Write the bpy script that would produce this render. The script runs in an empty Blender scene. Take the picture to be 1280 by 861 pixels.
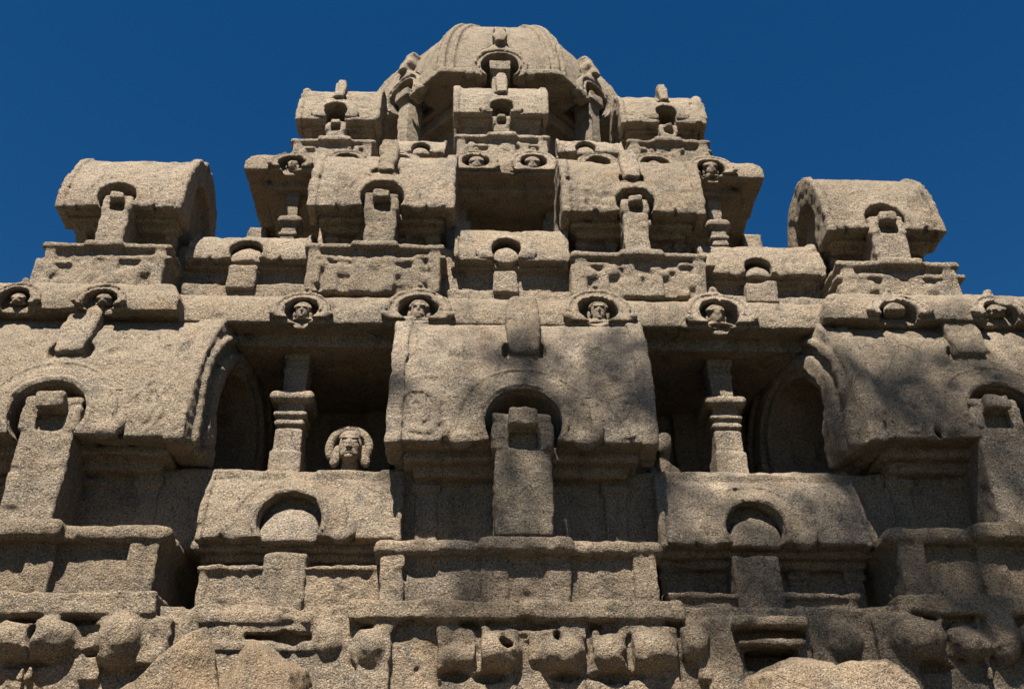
import bpy, math, random
import numpy as np
from mathutils import Vector, Matrix
try:
    import openvdb as vdb
except Exception:
    vdb = None

R = math.radians
scn = bpy.context.scene
col = scn.collection
F4 = np.float32

# ------------------------------------------------------------------ camera
EYE = 1.6
PITCH, YAW, ROLL = R(32.0), R(-2.0), R(-0.4)
FPX = 1280.0
cam_rot = (Matrix.Rotation(YAW, 3, 'Z') @ Matrix.Rotation(R(90) + PITCH, 3, 'X') @ Matrix.Rotation(ROLL, 3, 'Z'))
cd = bpy.data.cameras.new('camera')
cam = bpy.data.objects.new('camera', cd)
col.objects.link(cam)
cam.matrix_world = Matrix.Translation((0, 0, EYE)) @ cam_rot.to_4x4()
cd.sensor_width = 36.0
cd.lens = 36.0 * FPX / 1280.0
cd.clip_start = 0.05
cd.clip_end = 5000
scn.camera = cam


def W(px, py, Y):
    """measured image position on the facade plane at depth Y -> world x, z"""
    v = cam_rot @ Vector(((px - 640) / FPX, (430.5 - py) / FPX, -1.0))
    t = Y / v.y
    return v.x * t, EYE + v.z * t


def WX(px, py, Y): return W(px, py, Y)[0]
def WZ(px, py, Y): return W(px, py, Y)[1]


# ------------------------------------------------------------------ noise
_rng = np.random.default_rng(7)
_LAT = _rng.random((64, 64, 64)).astype(F4) * 2 - 1


def vnoise(x, y, z, s):
    x = x / s; y = y / s; z = z / s
    xi = np.floor(x); yi = np.floor(y); zi = np.floor(z)
    fx = x - xi; fy = y - yi; fz = z - zi
    fx = fx * fx * (3 - 2 * fx); fy = fy * fy * (3 - 2 * fy); fz = fz * fz * (3 - 2 * fz)
    xi = xi.astype(np.int32) & 63; yi = yi.astype(np.int32) & 63; zi = zi.astype(np.int32) & 63
    x1 = (xi + 1) & 63; y1 = (yi + 1) & 63; z1 = (zi + 1) & 63
    L = _LAT
    a = L[xi, yi, zi] * (1 - fx) + L[x1, yi, zi] * fx
    b = L[xi, y1, zi] * (1 - fx) + L[x1, y1, zi] * fx
    c = L[xi, yi, z1] * (1 - fx) + L[x1, yi, z1] * fx
    d = L[xi, y1, z1] * (1 - fx) + L[x1, y1, z1] * fx
    e = a * (1 - fy) + b * fy
    f = c * (1 - fy) + d * fy
    return e * (1 - fz) + f * fz


def rough(x, y, z, a):
    """weathering of the carved granite; a is a scale on the amplitudes"""
    n = 0.007 * vnoise(x, y + 3.1, z, 0.29)
    n += 0.007 * vnoise(x + 9.7, y, z, 0.11)
    n += 0.0065 * vnoise(x, y, z + 4.4, 0.048)
    q = vnoise(x + 2.2, y, z + 8.8, 0.23) + .55 * vnoise(x, y + 6.1, z, 0.083)
    chip = .055 * np.maximum(q - .56, 0)
    q2 = vnoise(x + 33.0, y, z, 0.062)
    chip += .025 * np.maximum(q2 - .66, 0)
    return n * a + chip * max(a - .35, 0) * 1.35


# ------------------------------------------------------------------ signed distance shapes
def box(x0, x1, y0, y1, z0, z1, r=0.015):
    cx, cy, cz = (x0 + x1) / 2, (y0 + y1) / 2, (z0 + z1) / 2
    hx, hy, hz = abs(x1 - x0) / 2, abs(y1 - y0) / 2, abs(z1 - z0) / 2
    r = min(r, hx * .95, hy * .95, hz * .95)

    def f(x, y, z):
        a = np.abs(x - cx) - hx + r; b = np.abs(y - cy) - hy + r; c = np.abs(z - cz) - hz + r
        o = np.sqrt(np.maximum(a, 0) ** 2 + np.maximum(b, 0) ** 2 + np.maximum(c, 0) ** 2)
        return o + np.minimum(np.maximum(np.maximum(a, b), c), 0) - r
    f.bb = (min(x0, x1), min(y0, y1), min(z0, z1), max(x0, x1), max(y0, y1), max(z0, z1))
    return f


def ell(cx, cy, cz, rx, ry, rz):
    def f(x, y, z):
        a, b, c = (x - cx), (y - cy), (z - cz)
        k = np.sqrt((a / rx) ** 2 + (b / ry) ** 2 + (c / rz) ** 2)
        g = np.sqrt((a / rx ** 2) ** 2 + (b / ry ** 2) ** 2 + (c / rz ** 2) ** 2) + 1e-6
        return k * (k - 1) / g
    f.bb = (cx - rx, cy - ry, cz - rz, cx + rx, cy + ry, cz + rz)
    return f


def cyl_y(cx, cz, r, y0, y1):
    def f(x, y, z):
        return np.maximum(np.sqrt((x - cx) ** 2 + (z - cz) ** 2) - r, np.maximum(y0 - y, y - y1))
    f.bb = (cx - r, y0, cz - r, cx + r, y1, cz + r)
    return f


def cyl_x(cy, cz, r, x0, x1):
    def f(x, y, z):
        return np.maximum(np.sqrt((y - cy) ** 2 + (z - cz) ** 2) - r, np.maximum(x0 - x, x - x1))
    f.bb = (x0, cy - r, cz - r, x1, cy + r, cz + r)
    return f


def cap(p, q, ra, rb):
    """tapered round limb between two points"""
    p = np.array(p, F4); q = np.array(q, F4); d = q - p; L2 = float(d @ d) + 1e-9

    def f(x, y, z):
        t = np.clip(((x - p[0]) * d[0] + (y - p[1]) * d[1] + (z - p[2]) * d[2]) / L2, 0, 1)
        return np.sqrt((x - p[0] - d[0] * t) ** 2 + (y - p[1] - d[1] * t) ** 2 + (z - p[2] - d[2] * t) ** 2) - (ra + (rb - ra) * t)
    m = max(ra, rb)
    f.bb = tuple(np.minimum(p, q) - m) + tuple(np.maximum(p, q) + m)
    return f


def lathe(cx, cy, prof):
    """stack of round mouldings: list of (z0, z1, radius)"""
    fs = []
    def mk(z0, z1, r):
        def f(x, y, z):
            a = np.sqrt((x - cx) ** 2 + (y - cy) ** 2) - r + .02
            b = np.abs(z - (z0 + z1) / 2) - (z1 - z0) / 2 + .02
            return np.sqrt(np.maximum(a, 0) ** 2 + np.maximum(b, 0) ** 2) + np.minimum(np.maximum(a, b), 0) - .02
        f.bb = (cx - r, cy - r, z0, cx + r, cy + r, z1)
        return f
    return [mk(*p) for p in prof]


def bbu(fs):
    b = np.array([f.bb for f in fs])
    return tuple(b[:, :3].min(0)) + tuple(b[:, 3:].max(0))


def smin(a, b, k):
    h = np.maximum(k - np.abs(a - b), 0) / k
    return np.minimum(a, b) - h * h * k * .25


def smax(a, b, k):
    h = np.maximum(k - np.abs(a - b), 0) / k
    return np.maximum(a, b) + h * h * k * .25


def U(fs, k=0.012):
    """blend of shapes; each only evaluated near its own bounds"""
    fs = list(fs)
    m = 4 * k + .3

    def f(x, y, z):
        d = np.full(x.shape, 1.0, F4)
        lo = (x.min() - m, y.min() - m, z.min() - m)
        hi = (x.max() + m, y.max() + m, z.max() + m)
        for g in fs:
            b = g.bb
            if b[0] > hi[0] or b[1] > hi[1] or b[2] > hi[2] or b[3] < lo[0] or b[4] < lo[1] or b[5] < lo[2]:
                continue
            d = smin(d, g(x, y, z), k)
        return d
    f.bb = bbu(fs)
    return f


def SUB(a, cuts, k=0.015):
    cuts = list(cuts)

    def f(x, y, z):
        d = a(x, y, z)
        lo = (x.min() - .2, y.min() - .2, z.min() - .2)
        hi = (x.max() + .2, y.max() + .2, z.max() + .2)
        for g in cuts:
            b = g.bb
            if b[0] > hi[0] or b[1] > hi[1] or b[2] > hi[2] or b[3] < lo[0] or b[4] < lo[1] or b[5] < lo[2]:
                continue
            d = smax(d, -g(x, y, z), k)
        return d
    f.bb = a.bb
    return f


# ------------------------------------------------------------------ surface extraction
def nets(d):
    """plain surface nets, used only where the volume library is missing"""
    s = d < 0
    nx, ny, nz = d.shape
    cnt = np.zeros((nx - 1, ny - 1, nz - 1), np.int8)
    for i in (0, 1):
        for j in (0, 1):
            for k in (0, 1):
                cnt += s[i:nx - 1 + i, j:ny - 1 + j, k:nz - 1 + k]
    act = (cnt > 0) & (cnt < 8)
    ids = np.full(act.shape, -1, np.int64)
    c = np.argwhere(act)
    ids[act] = np.arange(len(c))
    acc = np.zeros((len(c), 3)); w = np.zeros(len(c))
    for ax in range(3):
        o = [a for a in range(3) if a != ax]
        for i in (0, 1):
            for j in (0, 1):
                p = c.copy(); p[:, o[0]] += i; p[:, o[1]] += j
                q = p.copy(); q[:, ax] += 1
                a = d[p[:, 0], p[:, 1], p[:, 2]]; b = d[q[:, 0], q[:, 1], q[:, 2]]
                m = (a < 0) != (b < 0)
                t = np.where(m, a / np.where(m, a - b, 1), 0)
                pt = p.astype(float); pt[:, ax] += t
                acc[m] += pt[m]; w[m] += 1
    v = acc / w[:, None]
    qs = []
    for ax in range(3):
        a1, a2 = (ax + 1) % 3, (ax + 2) % 3
        sl = [slice(1, -1)] * 3; sl[ax] = slice(0, -1)
        sh = [slice(1, -1)] * 3; sh[ax] = slice(1, None)
        e = s[tuple(sl)] != s[tuple(sh)]
        p = np.argwhere(e)
        off = np.ones(3, int); off[ax] = 0
        p = p + off
        inside = s[p[:, 0], p[:, 1], p[:, 2]]
        def g(i, j):
            r = p.copy(); r[:, a1] -= i; r[:, a2] -= j
            return ids[r[:, 0], r[:, 1], r[:, 2]]
        q = np.stack([g(1, 1), g(0, 1), g(0, 0), g(1, 0)], 1)
        q[~inside] = q[~inside][:, ::-1]
        qs.append(q)
    return v, np.concatenate(qs)


def extract(f, h, amp=1.0, pad=0.05, clip=None):
    bb = clip or f.bb
    lo = np.array(bb[:3]) - pad - h * 2
    hi = np.array(bb[3:]) + pad + h * 2
    B = 8
    nb = np.ceil((hi - lo) / (h * B)).astype(int) + 1
    n = nb * B
    far = h * 4
    g = np.full(tuple(n), far, F4)
    bi = np.argwhere(np.ones(tuple(nb), bool))
    cen = (lo + (bi * B + (B - 1) / 2) * h).astype(F4)
    # coarse pass in chunks of x so that bounds culling helps
    dc = np.empty(len(bi), F4)
    step = 4096
    for i in range(0, len(bi), step):
        c = cen[i:i + step]
        dc[i:i + step] = f(c[:, 0], c[:, 1], c[:, 2])
    lim = B * h * .87 * 1.25 + .03 * amp + .01
    ins = dc < -lim
    gv = g.reshape(nb[0], B, nb[1], B, nb[2], B)
    for b in bi[ins]:
        gv[b[0], :, b[1], :, b[2], :] = -far
    act = bi[np.abs(dc) <= lim]
    o = np.stack(np.meshgrid(np.arange(B), np.arange(B), np.arange(B), indexing='ij'), -1).reshape(-1, 3)
    # neighbouring blocks share a chunk
    for i in range(0, len(act), 96):
        a = act[i:i + 96]
        idx = (a[:, None, :] * B + o[None]).reshape(-1, 3)
        P = (lo + idx * h).astype(F4)
        d = f(P[:, 0], P[:, 1], P[:, 2])
        if amp:
            near = np.abs(d) < .06 * amp + 2.5 * h
            Q = P[near]
            d[near] += rough(Q[:, 0], Q[:, 1], Q[:, 2], amp)
        g[idx[:, 0], idx[:, 1], idx[:, 2]] = np.clip(d, -far, far)
    g[0] = far; g[-1] = far; g[:, 0] = far; g[:, -1] = far; g[:, :, 0] = far; g[:, :, -1] = far
    if vdb:
        G = vdb.FloatGrid(float(far))
        G.copyFromArray(g)
        v, q = G.convertToQuads(0.0)
    else:
        v, q = nets(g)
    return np.asarray(v, F4) * h + lo.astype(F4), np.asarray(q)


def link_mesh(name, v, q, mat, parent=None, origin=None, smooth=True):
    if origin is None:
        lo, hi = v.min(0), v.max(0)
        origin = np.array([(lo[0] + hi[0]) / 2, (lo[1] + hi[1]) / 2, lo[2]])
    origin = np.array(origin, float)
    v = v - origin
    me = bpy.data.meshes.new(name)
    k = q.shape[1]
    me.vertices.add(len(v)); me.vertices.foreach_set('co', np.ascontiguousarray(v, F4).ravel())
    me.loops.add(q.size); me.loops.foreach_set('vertex_index', np.ascontiguousarray(q, np.int32).ravel())
    me.polygons.add(len(q)); me.polygons.foreach_set('loop_start', np.arange(0, q.size, k, dtype=np.int32))
    me.update(calc_edges=True)
    if smooth:
        me.polygons.foreach_set('use_smooth', np.ones(len(q), bool))
    me.materials.append(mat)
    o = bpy.data.objects.new(name, me)
    col.objects.link(o)
    o.location = origin
    if parent:
        o.parent = parent
        o.location = Vector(origin) - world_loc(parent)
    return o


def world_loc(o):
    p = Vector(o.location)
    while o.parent:
        o = o.parent
        p += o.location
    return p


# ------------------------------------------------------------------ materials
def nd(t, kind, **kw):
    n = t.nodes.new(kind)
    for k, v in kw.items():
        if k in ('operation', 'blend_type', 'data_type', 'feature', 'noise_dimensions', 'interpolation_type'):
            setattr(n, k, v)
        else:
            n.inputs[k].default_value = v
    return n


def ramp(t, fac, stops, interp='LINEAR'):
    n = t.nodes.new('ShaderNodeValToRGB')
    n.color_ramp.interpolation = interp
    e = n.color_ramp.elements
    while len(e) < len(stops):
        e.new(0.5)
    for i, (p, c) in enumerate(stops):
        e[i].position = p
        e[i].color = (c[0], c[1], c[2], 1) if not isinstance(c, (int, float)) else (c, c, c, 1)
    t.links.new(fac, n.inputs[0])
    return n.outputs[0]


def mixc(t, fac, a, b, mode='MIX'):
    n = t.nodes.new('ShaderNodeMix'); n.data_type = 'RGBA'; n.blend_type = mode
    for s, v in ((n.inputs[0], fac), (n.inputs[6], a), (n.inputs[7], b)):
        if isinstance(v, (int, float)):
            s.default_value = v
        elif isinstance(v, tuple):
            s.default_value = (*v, 1)
        else:
            t.links.new(v, s)
    return n.outputs[2]


def granite(name, a, b, grain=0.72, bump=1.0, rust=0.5):
    m = bpy.data.materials.new(name); m.use_nodes = True
    t = m.node_tree; L = t.links
    bs = t.nodes['Principled BSDF']
    bs.inputs['Roughness'].default_value = 0.92
    bs.inputs['Specular IOR Level'].default_value = 0.12
    geo = t.nodes.new('ShaderNodeNewGeometry')
    pos = geo.outputs['Position']
    def noise(scale, detail=3, rough_=.55, off=0):
        n = nd(t, 'ShaderNodeTexNoise', Scale=scale, Detail=detail, Roughness=rough_)
        if off:
            mp = t.nodes.new('ShaderNodeMapping'); mp.inputs['Location'].default_value = (off, off * 1.7, off * .6)
            L.new(pos, mp.inputs[0]); L.new(mp.outputs[0], n.inputs['Vector'])
        else:
            L.new(pos, n.inputs['Vector'])
        return n.outputs[0]
    big = noise(1.1, 4, .6)
    mid = noise(5.5, 4, .6, 3)
    base = mixc(t, ramp(t, big, [(.36, 0), (.64, 1)]), a, b)
    base = mixc(t, ramp(t, mid, [(.42, 0), (.75, .55)]), base, (a[0] * 1.12, a[1] * 1.08, a[2] * 1.02))
    # rusty iron stains
    st = noise(2.3, 5, .65, 11)
    base = mixc(t, ramp(t, st, [(.56, 0), (.74, rust)]), base, (.235, .145, .075))
    # grey weather film
    gr = noise(1.7, 5, .7, 23)
    base = mixc(t, ramp(t, gr, [(.52, 0), (.70, .55)]), base, (.135, .122, .105))
    # dark rain streaks and lichen
    ms = t.nodes.new('ShaderNodeMapping'); ms.inputs['Scale'].default_value = (3.2, 3.2, .45); L.new(pos, ms.inputs[0])
    sn = nd(t, 'ShaderNodeTexNoise', Scale=1.6, Detail=6.0, Roughness=.65); L.new(ms.outputs[0], sn.inputs['Vector'])
    base = mixc(t, ramp(t, sn.outputs[0], [(.53, 0), (.66, .62)]), base, (.09, .076, .06))
    lc = noise(4.2, 6, .7, 41)
    base = mixc(t, ramp(t, lc, [(.55, 0), (.64, .6)]), base, (.095, .09, .08))
    # mineral grains: dark mica, pale feldspar
    g1 = noise(72, 3, .7, 1)
    g2 = noise(86, 3, .7, 5)
    base = mixc(t, ramp(t, g1, [(.40, grain), (.485, 0)]), base, (.035, .025, .018))
    base = mixc(t, ramp(t, g2, [(.53, 0), (.62, grain * .85)]), base, (.42, .365, .295))
    oi = t.nodes.new('ShaderNodeObjectInfo')
    tone = ramp(t, oi.outputs['Random'], [(0, (.84, .83, .82)), (.5, (1.0, .99, .97)), (1, (1.1, 1.1, 1.12))])
    base = mixc(t, 1.0, base, tone, 'MULTIPLY')
    # hair cracks, only in places
    cw = t.nodes.new('ShaderNodeMix'); cw.data_type = 'VECTOR'
    cn = nd(t, 'ShaderNodeTexNoise', Scale=3.0, Detail=4.0); L.new(pos, cn.inputs['Vector'])
    cw.inputs[0].default_value = .22
    L.new(pos, cw.inputs[4]); L.new(cn.outputs[1], cw.inputs[5])
    vc = t.nodes.new('ShaderNodeTexVoronoi'); vc.feature = 'DISTANCE_TO_EDGE'; vc.inputs['Scale'].default_value = 1.25
    L.new(cw.outputs[1], vc.inputs['Vector'])
    crack = ramp(t, vc.outputs['Distance'], [(.0, 1), (.007, 0)])
    cm = nd(t, 'ShaderNodeMath', operation='MULTIPLY'); L.new(crack, cm.inputs[0])
    L.new(ramp(t, noise(1.3, 2, .5, 57), [(.53, 0), (.62, .65)]), cm.inputs[1])
    base = mixc(t, cm.outputs[0], base, (.035, .028, .02))
    L.new(base, bs.inputs['Base Color'])
    # grain and pits
    pits = noise(21, 5, .7, 31)
    h2 = t.nodes.new('ShaderNodeMath'); h2.operation = 'MULTIPLY_ADD'
    L.new(pits, h2.inputs[0]); h2.inputs[1].default_value = 1.5; L.new(g1, h2.inputs[2])
    bp = nd(t, 'ShaderNodeBump', Strength=1.0, Distance=0.024 * bump)
    L.new(h2.outputs[0], bp.inputs['Height']); L.new(bp.outputs[0], bs.inputs['Normal'])
    return m


STONE = granite('weathered_granite', (.235, .19, .140), (.19, .152, .112))
STONE_TOP = granite('pale_granite', (.26, .216, .163), (.22, .18, .134), rust=.15)
STONE_LOW = granite('coarse_granite', (.23, .178, .124), (.19, .145, .10), bump=1.2, rust=.5)
ROCKM = granite('boulder_rock', (.25, .185, .12), (.2, .145, .09), bump=1.3, rust=.7)

# ------------------------------------------------------------------ the temple
temple = bpy.data.objects.new('temple', None)
col.objects.link(temple)
XC = 0.06
YC = 11.6
temple.location = (XC, YC, 0)
temple['label'] = 'stepped brown granite temple tower with rows of vaulted miniature shrines below an eight-sided dome'
temple['category'] = 'temple'

NF = [0]


def part(name, f, h, mat=None, parent=None, amp=1.0, label=None, clip=None):
    v, q = extract(f, h, amp, clip=clip)
    o = link_mesh(name, v, q, mat or STONE, parent or temple)
    NF[0] += len(q)
    if label:
        o['label'] = label
    return o


def horseshoe(ax, az, r, zlow, y0, y1, leg=.84):
    def f(x, y, z):
        c = np.sqrt((x - ax) ** 2 + (z - az) ** 2) - r
        b = np.maximum(np.abs(x - ax) - r * leg, np.maximum(zlow - z, z - az))
        return np.maximum(np.minimum(c, b), np.maximum(y0 - y, y - y1))
    f.bb = (ax - r, y0, zlow, ax + r, y1, az + r)
    return f


def horseshoe_x(ay, az, r, zlow, x0, x1, leg=.84):
    def f(x, y, z):
        c = np.sqrt((y - ay) ** 2 + (z - az) ** 2) - r
        b = np.maximum(np.abs(y - ay) - r * leg, np.maximum(zlow - z, z - az))
        return np.maximum(np.minimum(c, b), np.maximum(x0 - x, x - x1))
    f.bb = (x0, ay - r, zlow, x1, ay + r, az + r)
    return f


def arch_relief(surf, ax, az, r, zlow, peak, t, Y0, Y1, wid=1.6, foot_k=.3, solid=False, ears=True, front=None):
    """raised horseshoe band lying on the curved surface surf"""
    def f(x, y, z):
        dx = np.abs(x - ax)
        rr = np.sqrt(dx ** 2 + (z - az) ** 2)
        # outer edge: round below, drawn up to a pointed crest, feet flaring out
        u = np.clip((z - az - r * .9) / max(peak - az - r * .9, .01), 0, 1)
        lim = np.where(z > az + r * .9, r * (1.15 * (1 - u) ** 1.5 + .24), r * wid)
        foot = r * foot_k * np.clip((az - z) / (r * .9), 0, 1)
        s = np.minimum(np.maximum(rr - r * wid - foot, r * 1.02 - rr), np.maximum(np.maximum(dx - lim, r * 1.02 - rr), np.maximum(z - peak, az + r * .8 - z)))
        if solid:
            s = np.minimum(s, np.maximum(np.maximum(dx - r * (wid + .1), z - az + r * .22), (az - r) - z))
        else:
            s = np.maximum(s, (az - r * .9) - z)
            s = np.maximum(s, np.where(z < az, r * .86 - dx, -1))
        sd = surf(x, y, z)
        fade = np.clip(1.3 - 1.0 * (rr / r - 1) / (wid - 1), .22, 1.2)
        d = smax(s, sd - t * fade, .012)
        ln = np.abs(rr - r * 1.16) - r * .045
        ln2 = np.abs(rr - r * (wid - .1)) - r * .055
        d = np.minimum(d, smax(np.maximum(np.minimum(ln, ln2), (az - r * .4) - z), sd - t * (.45 + fade), .012))
        d = np.maximum(d, -(sd + .1))
        return np.maximum(d, zlow - z)
    f.bb = (ax - r * (wid + .4), Y0, zlow, ax + r * (wid + .4), Y1, peak)
    if not ears:
        return f
    yf = front if front is not None else Y0 + .1
    es = []
    for s in (-1, 1):
        es += [ell(ax + s * r * 1.62, yf + .01, az - r * .5, r * .34, r * .22, r * .26),
               ell(ax + s * r * 1.98, yf + .02, az - r * .25, r * .17, r * .2, r * .3)]
    g = U([f] + es, .02)
    g.bb = bbu([f] + es)
    return g


def pavilion(xl, xr, ye, yt, Yf, dep, yb, arch, post=None, finial=None, h=.014, mat=None, amp=1.0,
             kind='pavilion', ends=True, tymp=False, label=None, wall_in=.42, band=True, holes=True, arch_peak=None,
             capital=True, ext=(0, 0), end_in=.76, scroll=True):
    xm = (xl + xr) / 2
    x0, zE = WX(xl, ye, Yf), WZ(xm, ye, Yf)
    x1 = WX(xr, ye, Yf)
    xc, hw = (x0 + x1) / 2, (x1 - x0) / 2
    zb = WZ(xm, yb, Yf + .02)
    c = dep / 2
    zt = WZ(xm, yt, Yf)
    e = math.atan2(zt - EYE, Yf)
    t = math.tan(e)
    A = zt - zE
    H = math.sqrt(A * A + 2 * A * c * t)
    sc = hw          # half width as the working size

    def rd(x, y, z):
        v = y - Yf - c; w = z - zE + .02
        k = np.sqrt((v / c) ** 2 + (w / H) ** 2)
        g = np.sqrt((v / c ** 2) ** 2 + (w / H ** 2) ** 2) + 1e-4
        return np.maximum(k * (k - 1) / g, -1)

    def yfront(z):
        u = min(max((z - zE) / H, 0), .98)
        return Yf + c - c * math.sqrt(1 - u * u)

    def roof(x, y, z):
        d = rd(x, y, z)
        d = smax(d, zE - z, .03)
        dx = np.abs(x - xc) - hw
        body = smax(d, dx, .04)
        rim = smax(smax(d - .028, dx - .012, .03), hw * (.88 if ends else .95) - np.abs(x - xc), .02)
        body = np.minimum(body, rim)
        if ext[0] or ext[1]:
            u = np.clip((y - Yf) / dep, 0, 1) ** .8
            g_ = smax(smax(d, x0 - ext[0] * u - x, .03), x - x1 - ext[1] * u, .03)
            lip = np.maximum(smax(d - .03, x0 - ext[0] * u - .03 - x, .02), x - x0 + ext[0] * u - .09) if ext[0] else np.maximum(smax(d - .03, x - x1 - ext[1] * u - .03, .02), x1 + ext[1] * u - .09 - x)
            ge = min(c * .5, H * .4)
            rr = np.sqrt((y - Yf - c) ** 2 + (np.maximum(z - zE - H * .34, 0)) ** 2)
            ring = np.minimum(np.abs(rr - ge * 1.3) - ge * .15, np.abs(rr - ge * 1.7) - ge * .07)
            xf = (x0 - ext[0] * u - x) if ext[0] else (x - x1 - ext[1] * u)
            ring = smax(smax(ring, xf - .07, .025), np.maximum(-xf - .12, d), .02)
            body = np.minimum(np.minimum(np.minimum(body, g_), lip), ring)
        return body
    roof.bb = (x0 - .04 - ext[0] - .1 * (ext[0] > 0), Yf - .05, zE - .02, x1 + .04 + ext[1] + .1 * (ext[1] > 0), Yf + dep + .05, zE + H + .05)
    ax, az = W(arch[0], arch[1], Yf + .02)
    r = abs(WX(arch[0] + arch[2], arch[1], Yf) - ax) * 1.06
    cuts = [horseshoe(ax, az, r, zE - .2, Yf - 1, Yf + min(.42 * dep, .42))]
    if ends:
        er = min(c * (.55 if not max(ext) else .5), H * (.42 if not max(ext) else .4))
        for s in (-1, 1):
            xe = xc + s * hw + (ext[1] if s > 0 else -ext[0])
            dp = hw * .16 + max(ext)
            cuts.append(horseshoe_x(Yf + c, zE + H * .34, er, zE - .2, min(xe, xe - s * dp) - (.1 if s < 0 else 0), max(xe, xe - s * dp) + (.1 if s > 0 else 0)))
    fz0 = None
    if finial:
        fx0, fx1, fyt, fyb = finial
        fm = (fx0 + fx1) / 2
        # bottom on the roof's face
        Yg = Yf
        for _ in range(5):
            Yg = yfront(WZ(fm, fyb, Yg))
        fz0 = WZ(fm, fyb, Yg); fyr = Yg
        fcx = WX(fm, fyb, Yg); fhw = abs(WX(fx1, fyb, Yg) - WX(fx0, fyb, Yg)) / 2
        if holes:
            for s in (-1, 1):
                cuts.append(ell(fcx + s * fhw * 1.0, fyr - .01, fz0 + fhw * .05, fhw * .3, .12, fhw * .7))
    for s in (-1, 1):
        cuts.append(ell(ax + s * r * 2.0, yfront(az - r * .45) - .0, az - r * .55, r * .14, .07, r * .22))
    body_roof = SUB(roof, cuts)
    if scroll:
        def swirl(x, y, z):
            d = np.full(x.shape, 1.0, F4)
            for s in (-1, 1):
                cx, cz = ax + s * (r * 2 + (hw - r * 2) * .48), zE + H * .17
                ddx = x - cx + hw * .07 * vnoise(x, y, z, .17 * hw); ddz = (z - cz) * .85 + hw * .07 * vnoise(x + 5, y, z, .15 * hw)
                rr = np.sqrt(ddx ** 2 + ddz ** 2)
                q = rr / (hw * .11) + np.arctan2(ddz, ddx * s) / 6.2832 + .5 * vnoise(x, y, z + 7, .3 * hw)
                ring = np.abs(q - np.round(q)) * hw * .11 - hw * .028
                d = np.minimum(d, np.maximum(ring, rr - hw * .2))
            return np.maximum(np.maximum(d, rd(x, y, z) - .012 * min(1, hw)), -(rd(x, y, z) + .05))
        swirl.bb = (xc - hw, Yf - .05, zE, xc + hw, Yf + .3, zE + H * .5)
        base_roof = body_roof
        def body_roof2(x, y, z):
            return np.minimum(base_roof(x, y, z), np.maximum(swirl(x, y, z), zE - z))
        body_roof2.bb = base_roof.bb
        body_roof = body_roof2

    # wall and mouldings under the eave
    yw = Yf + wall_in
    wx = hw * end_in
    fs = [box(xc - wx, xc + wx, yw, Yf + dep - wall_in, zb, zE + .06, .015)]
    fs.append(box(xc - hw * (end_in + .12), xc + hw * (end_in + .12), Yf + wall_in * .38, Yf + dep - wall_in * .4, zE - sc * .075, zE + .05, .03))
    fs.append(box(xc - hw * (end_in + .05), xc + hw * (end_in + .05), Yf + wall_in * .66, Yf + dep - wall_in * .6, zE - sc * .15, zE + .05, .03))
    for u in (-.93, -.36, .36, .93):
        p = xc + wx * u
        pw = hw * .085
        fs.append(box(p - pw, p + pw, yw - .035, yw + .1, zb, zE - sc * .1, .012))
        fs.append(box(p - pw * 1.3, p + pw * 1.3, yw - .06, yw + .1, zE - sc * .24, zE - sc * .17, .015))
    fs.append(box(xc - wx - .02, xc + wx + .02, yw - .03, yw + .1, zb - .02, zb + sc * .06, .015))
    body = part(kind, U(fs, .012), h * 1.15, mat, None, amp, label)
    part('roof', body_roof, h, mat, body, amp)
    if band:
        pk = (fz0 + .02) if fz0 else az + r * (arch_peak or 2.0)
        part('arch', arch_relief(rd, ax, az, r, zE, pk, .034 * min(1, r / .22), Yf - .12, yfront(pk) + .12,
                                 wid=1.85, front=yfront(az - r * .4)), h, mat, body, amp * .8)
    if tymp:
        tz = az - r * .3
        def tf(x, y, z):
            dd = np.sqrt((x - ax) ** 2 + (z - tz) ** 2) - r * .93
            fr = Yf + .0 + np.maximum(z - zE, 0) * .22 - y + .04 * np.clip(dd / r + 1, 0, 1) ** 2
            return smax(smax(smax(dd, fr, .025), y - Yf - .4, .02), zE - .02 - z, .03)
        tf.bb = (ax - r, Yf - .05, zE - .03, ax + r, Yf + .4, tz + r)
        part('tympanum', tf, h, mat, body, amp * .8)
    if finial:
        sl = .35
        hh = .4
        for _ in range(4):
            hh = WZ(fm, fyt, fyr - .06 + hh * sl) - fz0
        hh += fhw * .4
        top = fz0 + hh
        def ff(x, y, z):
            u = np.clip((z - fz0) / hh, 0, 1)
            yy = y - (z - fz0) * sl
            wv = fhw * (.82 + .18 * np.sin(u * 3.0) - .12 * np.clip(u - .75, 0, 1) * 4 * (u - .5))
            a = np.abs(x - fcx) - wv
            b = np.abs(yy - (fyr + .1)) - .16
            c_ = np.abs(z - (fz0 + hh * .45)) - hh * .55
            return smax(smax(a, b, .035), c_, fhw * .45)
        ff.bb = (fcx - fhw * 1.2, fyr - .1, fz0 - hh * .12, fcx + fhw * 1.2, fyr + .35 + hh * sl, top)
        part('finial', ff, h, mat, body, amp)
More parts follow.
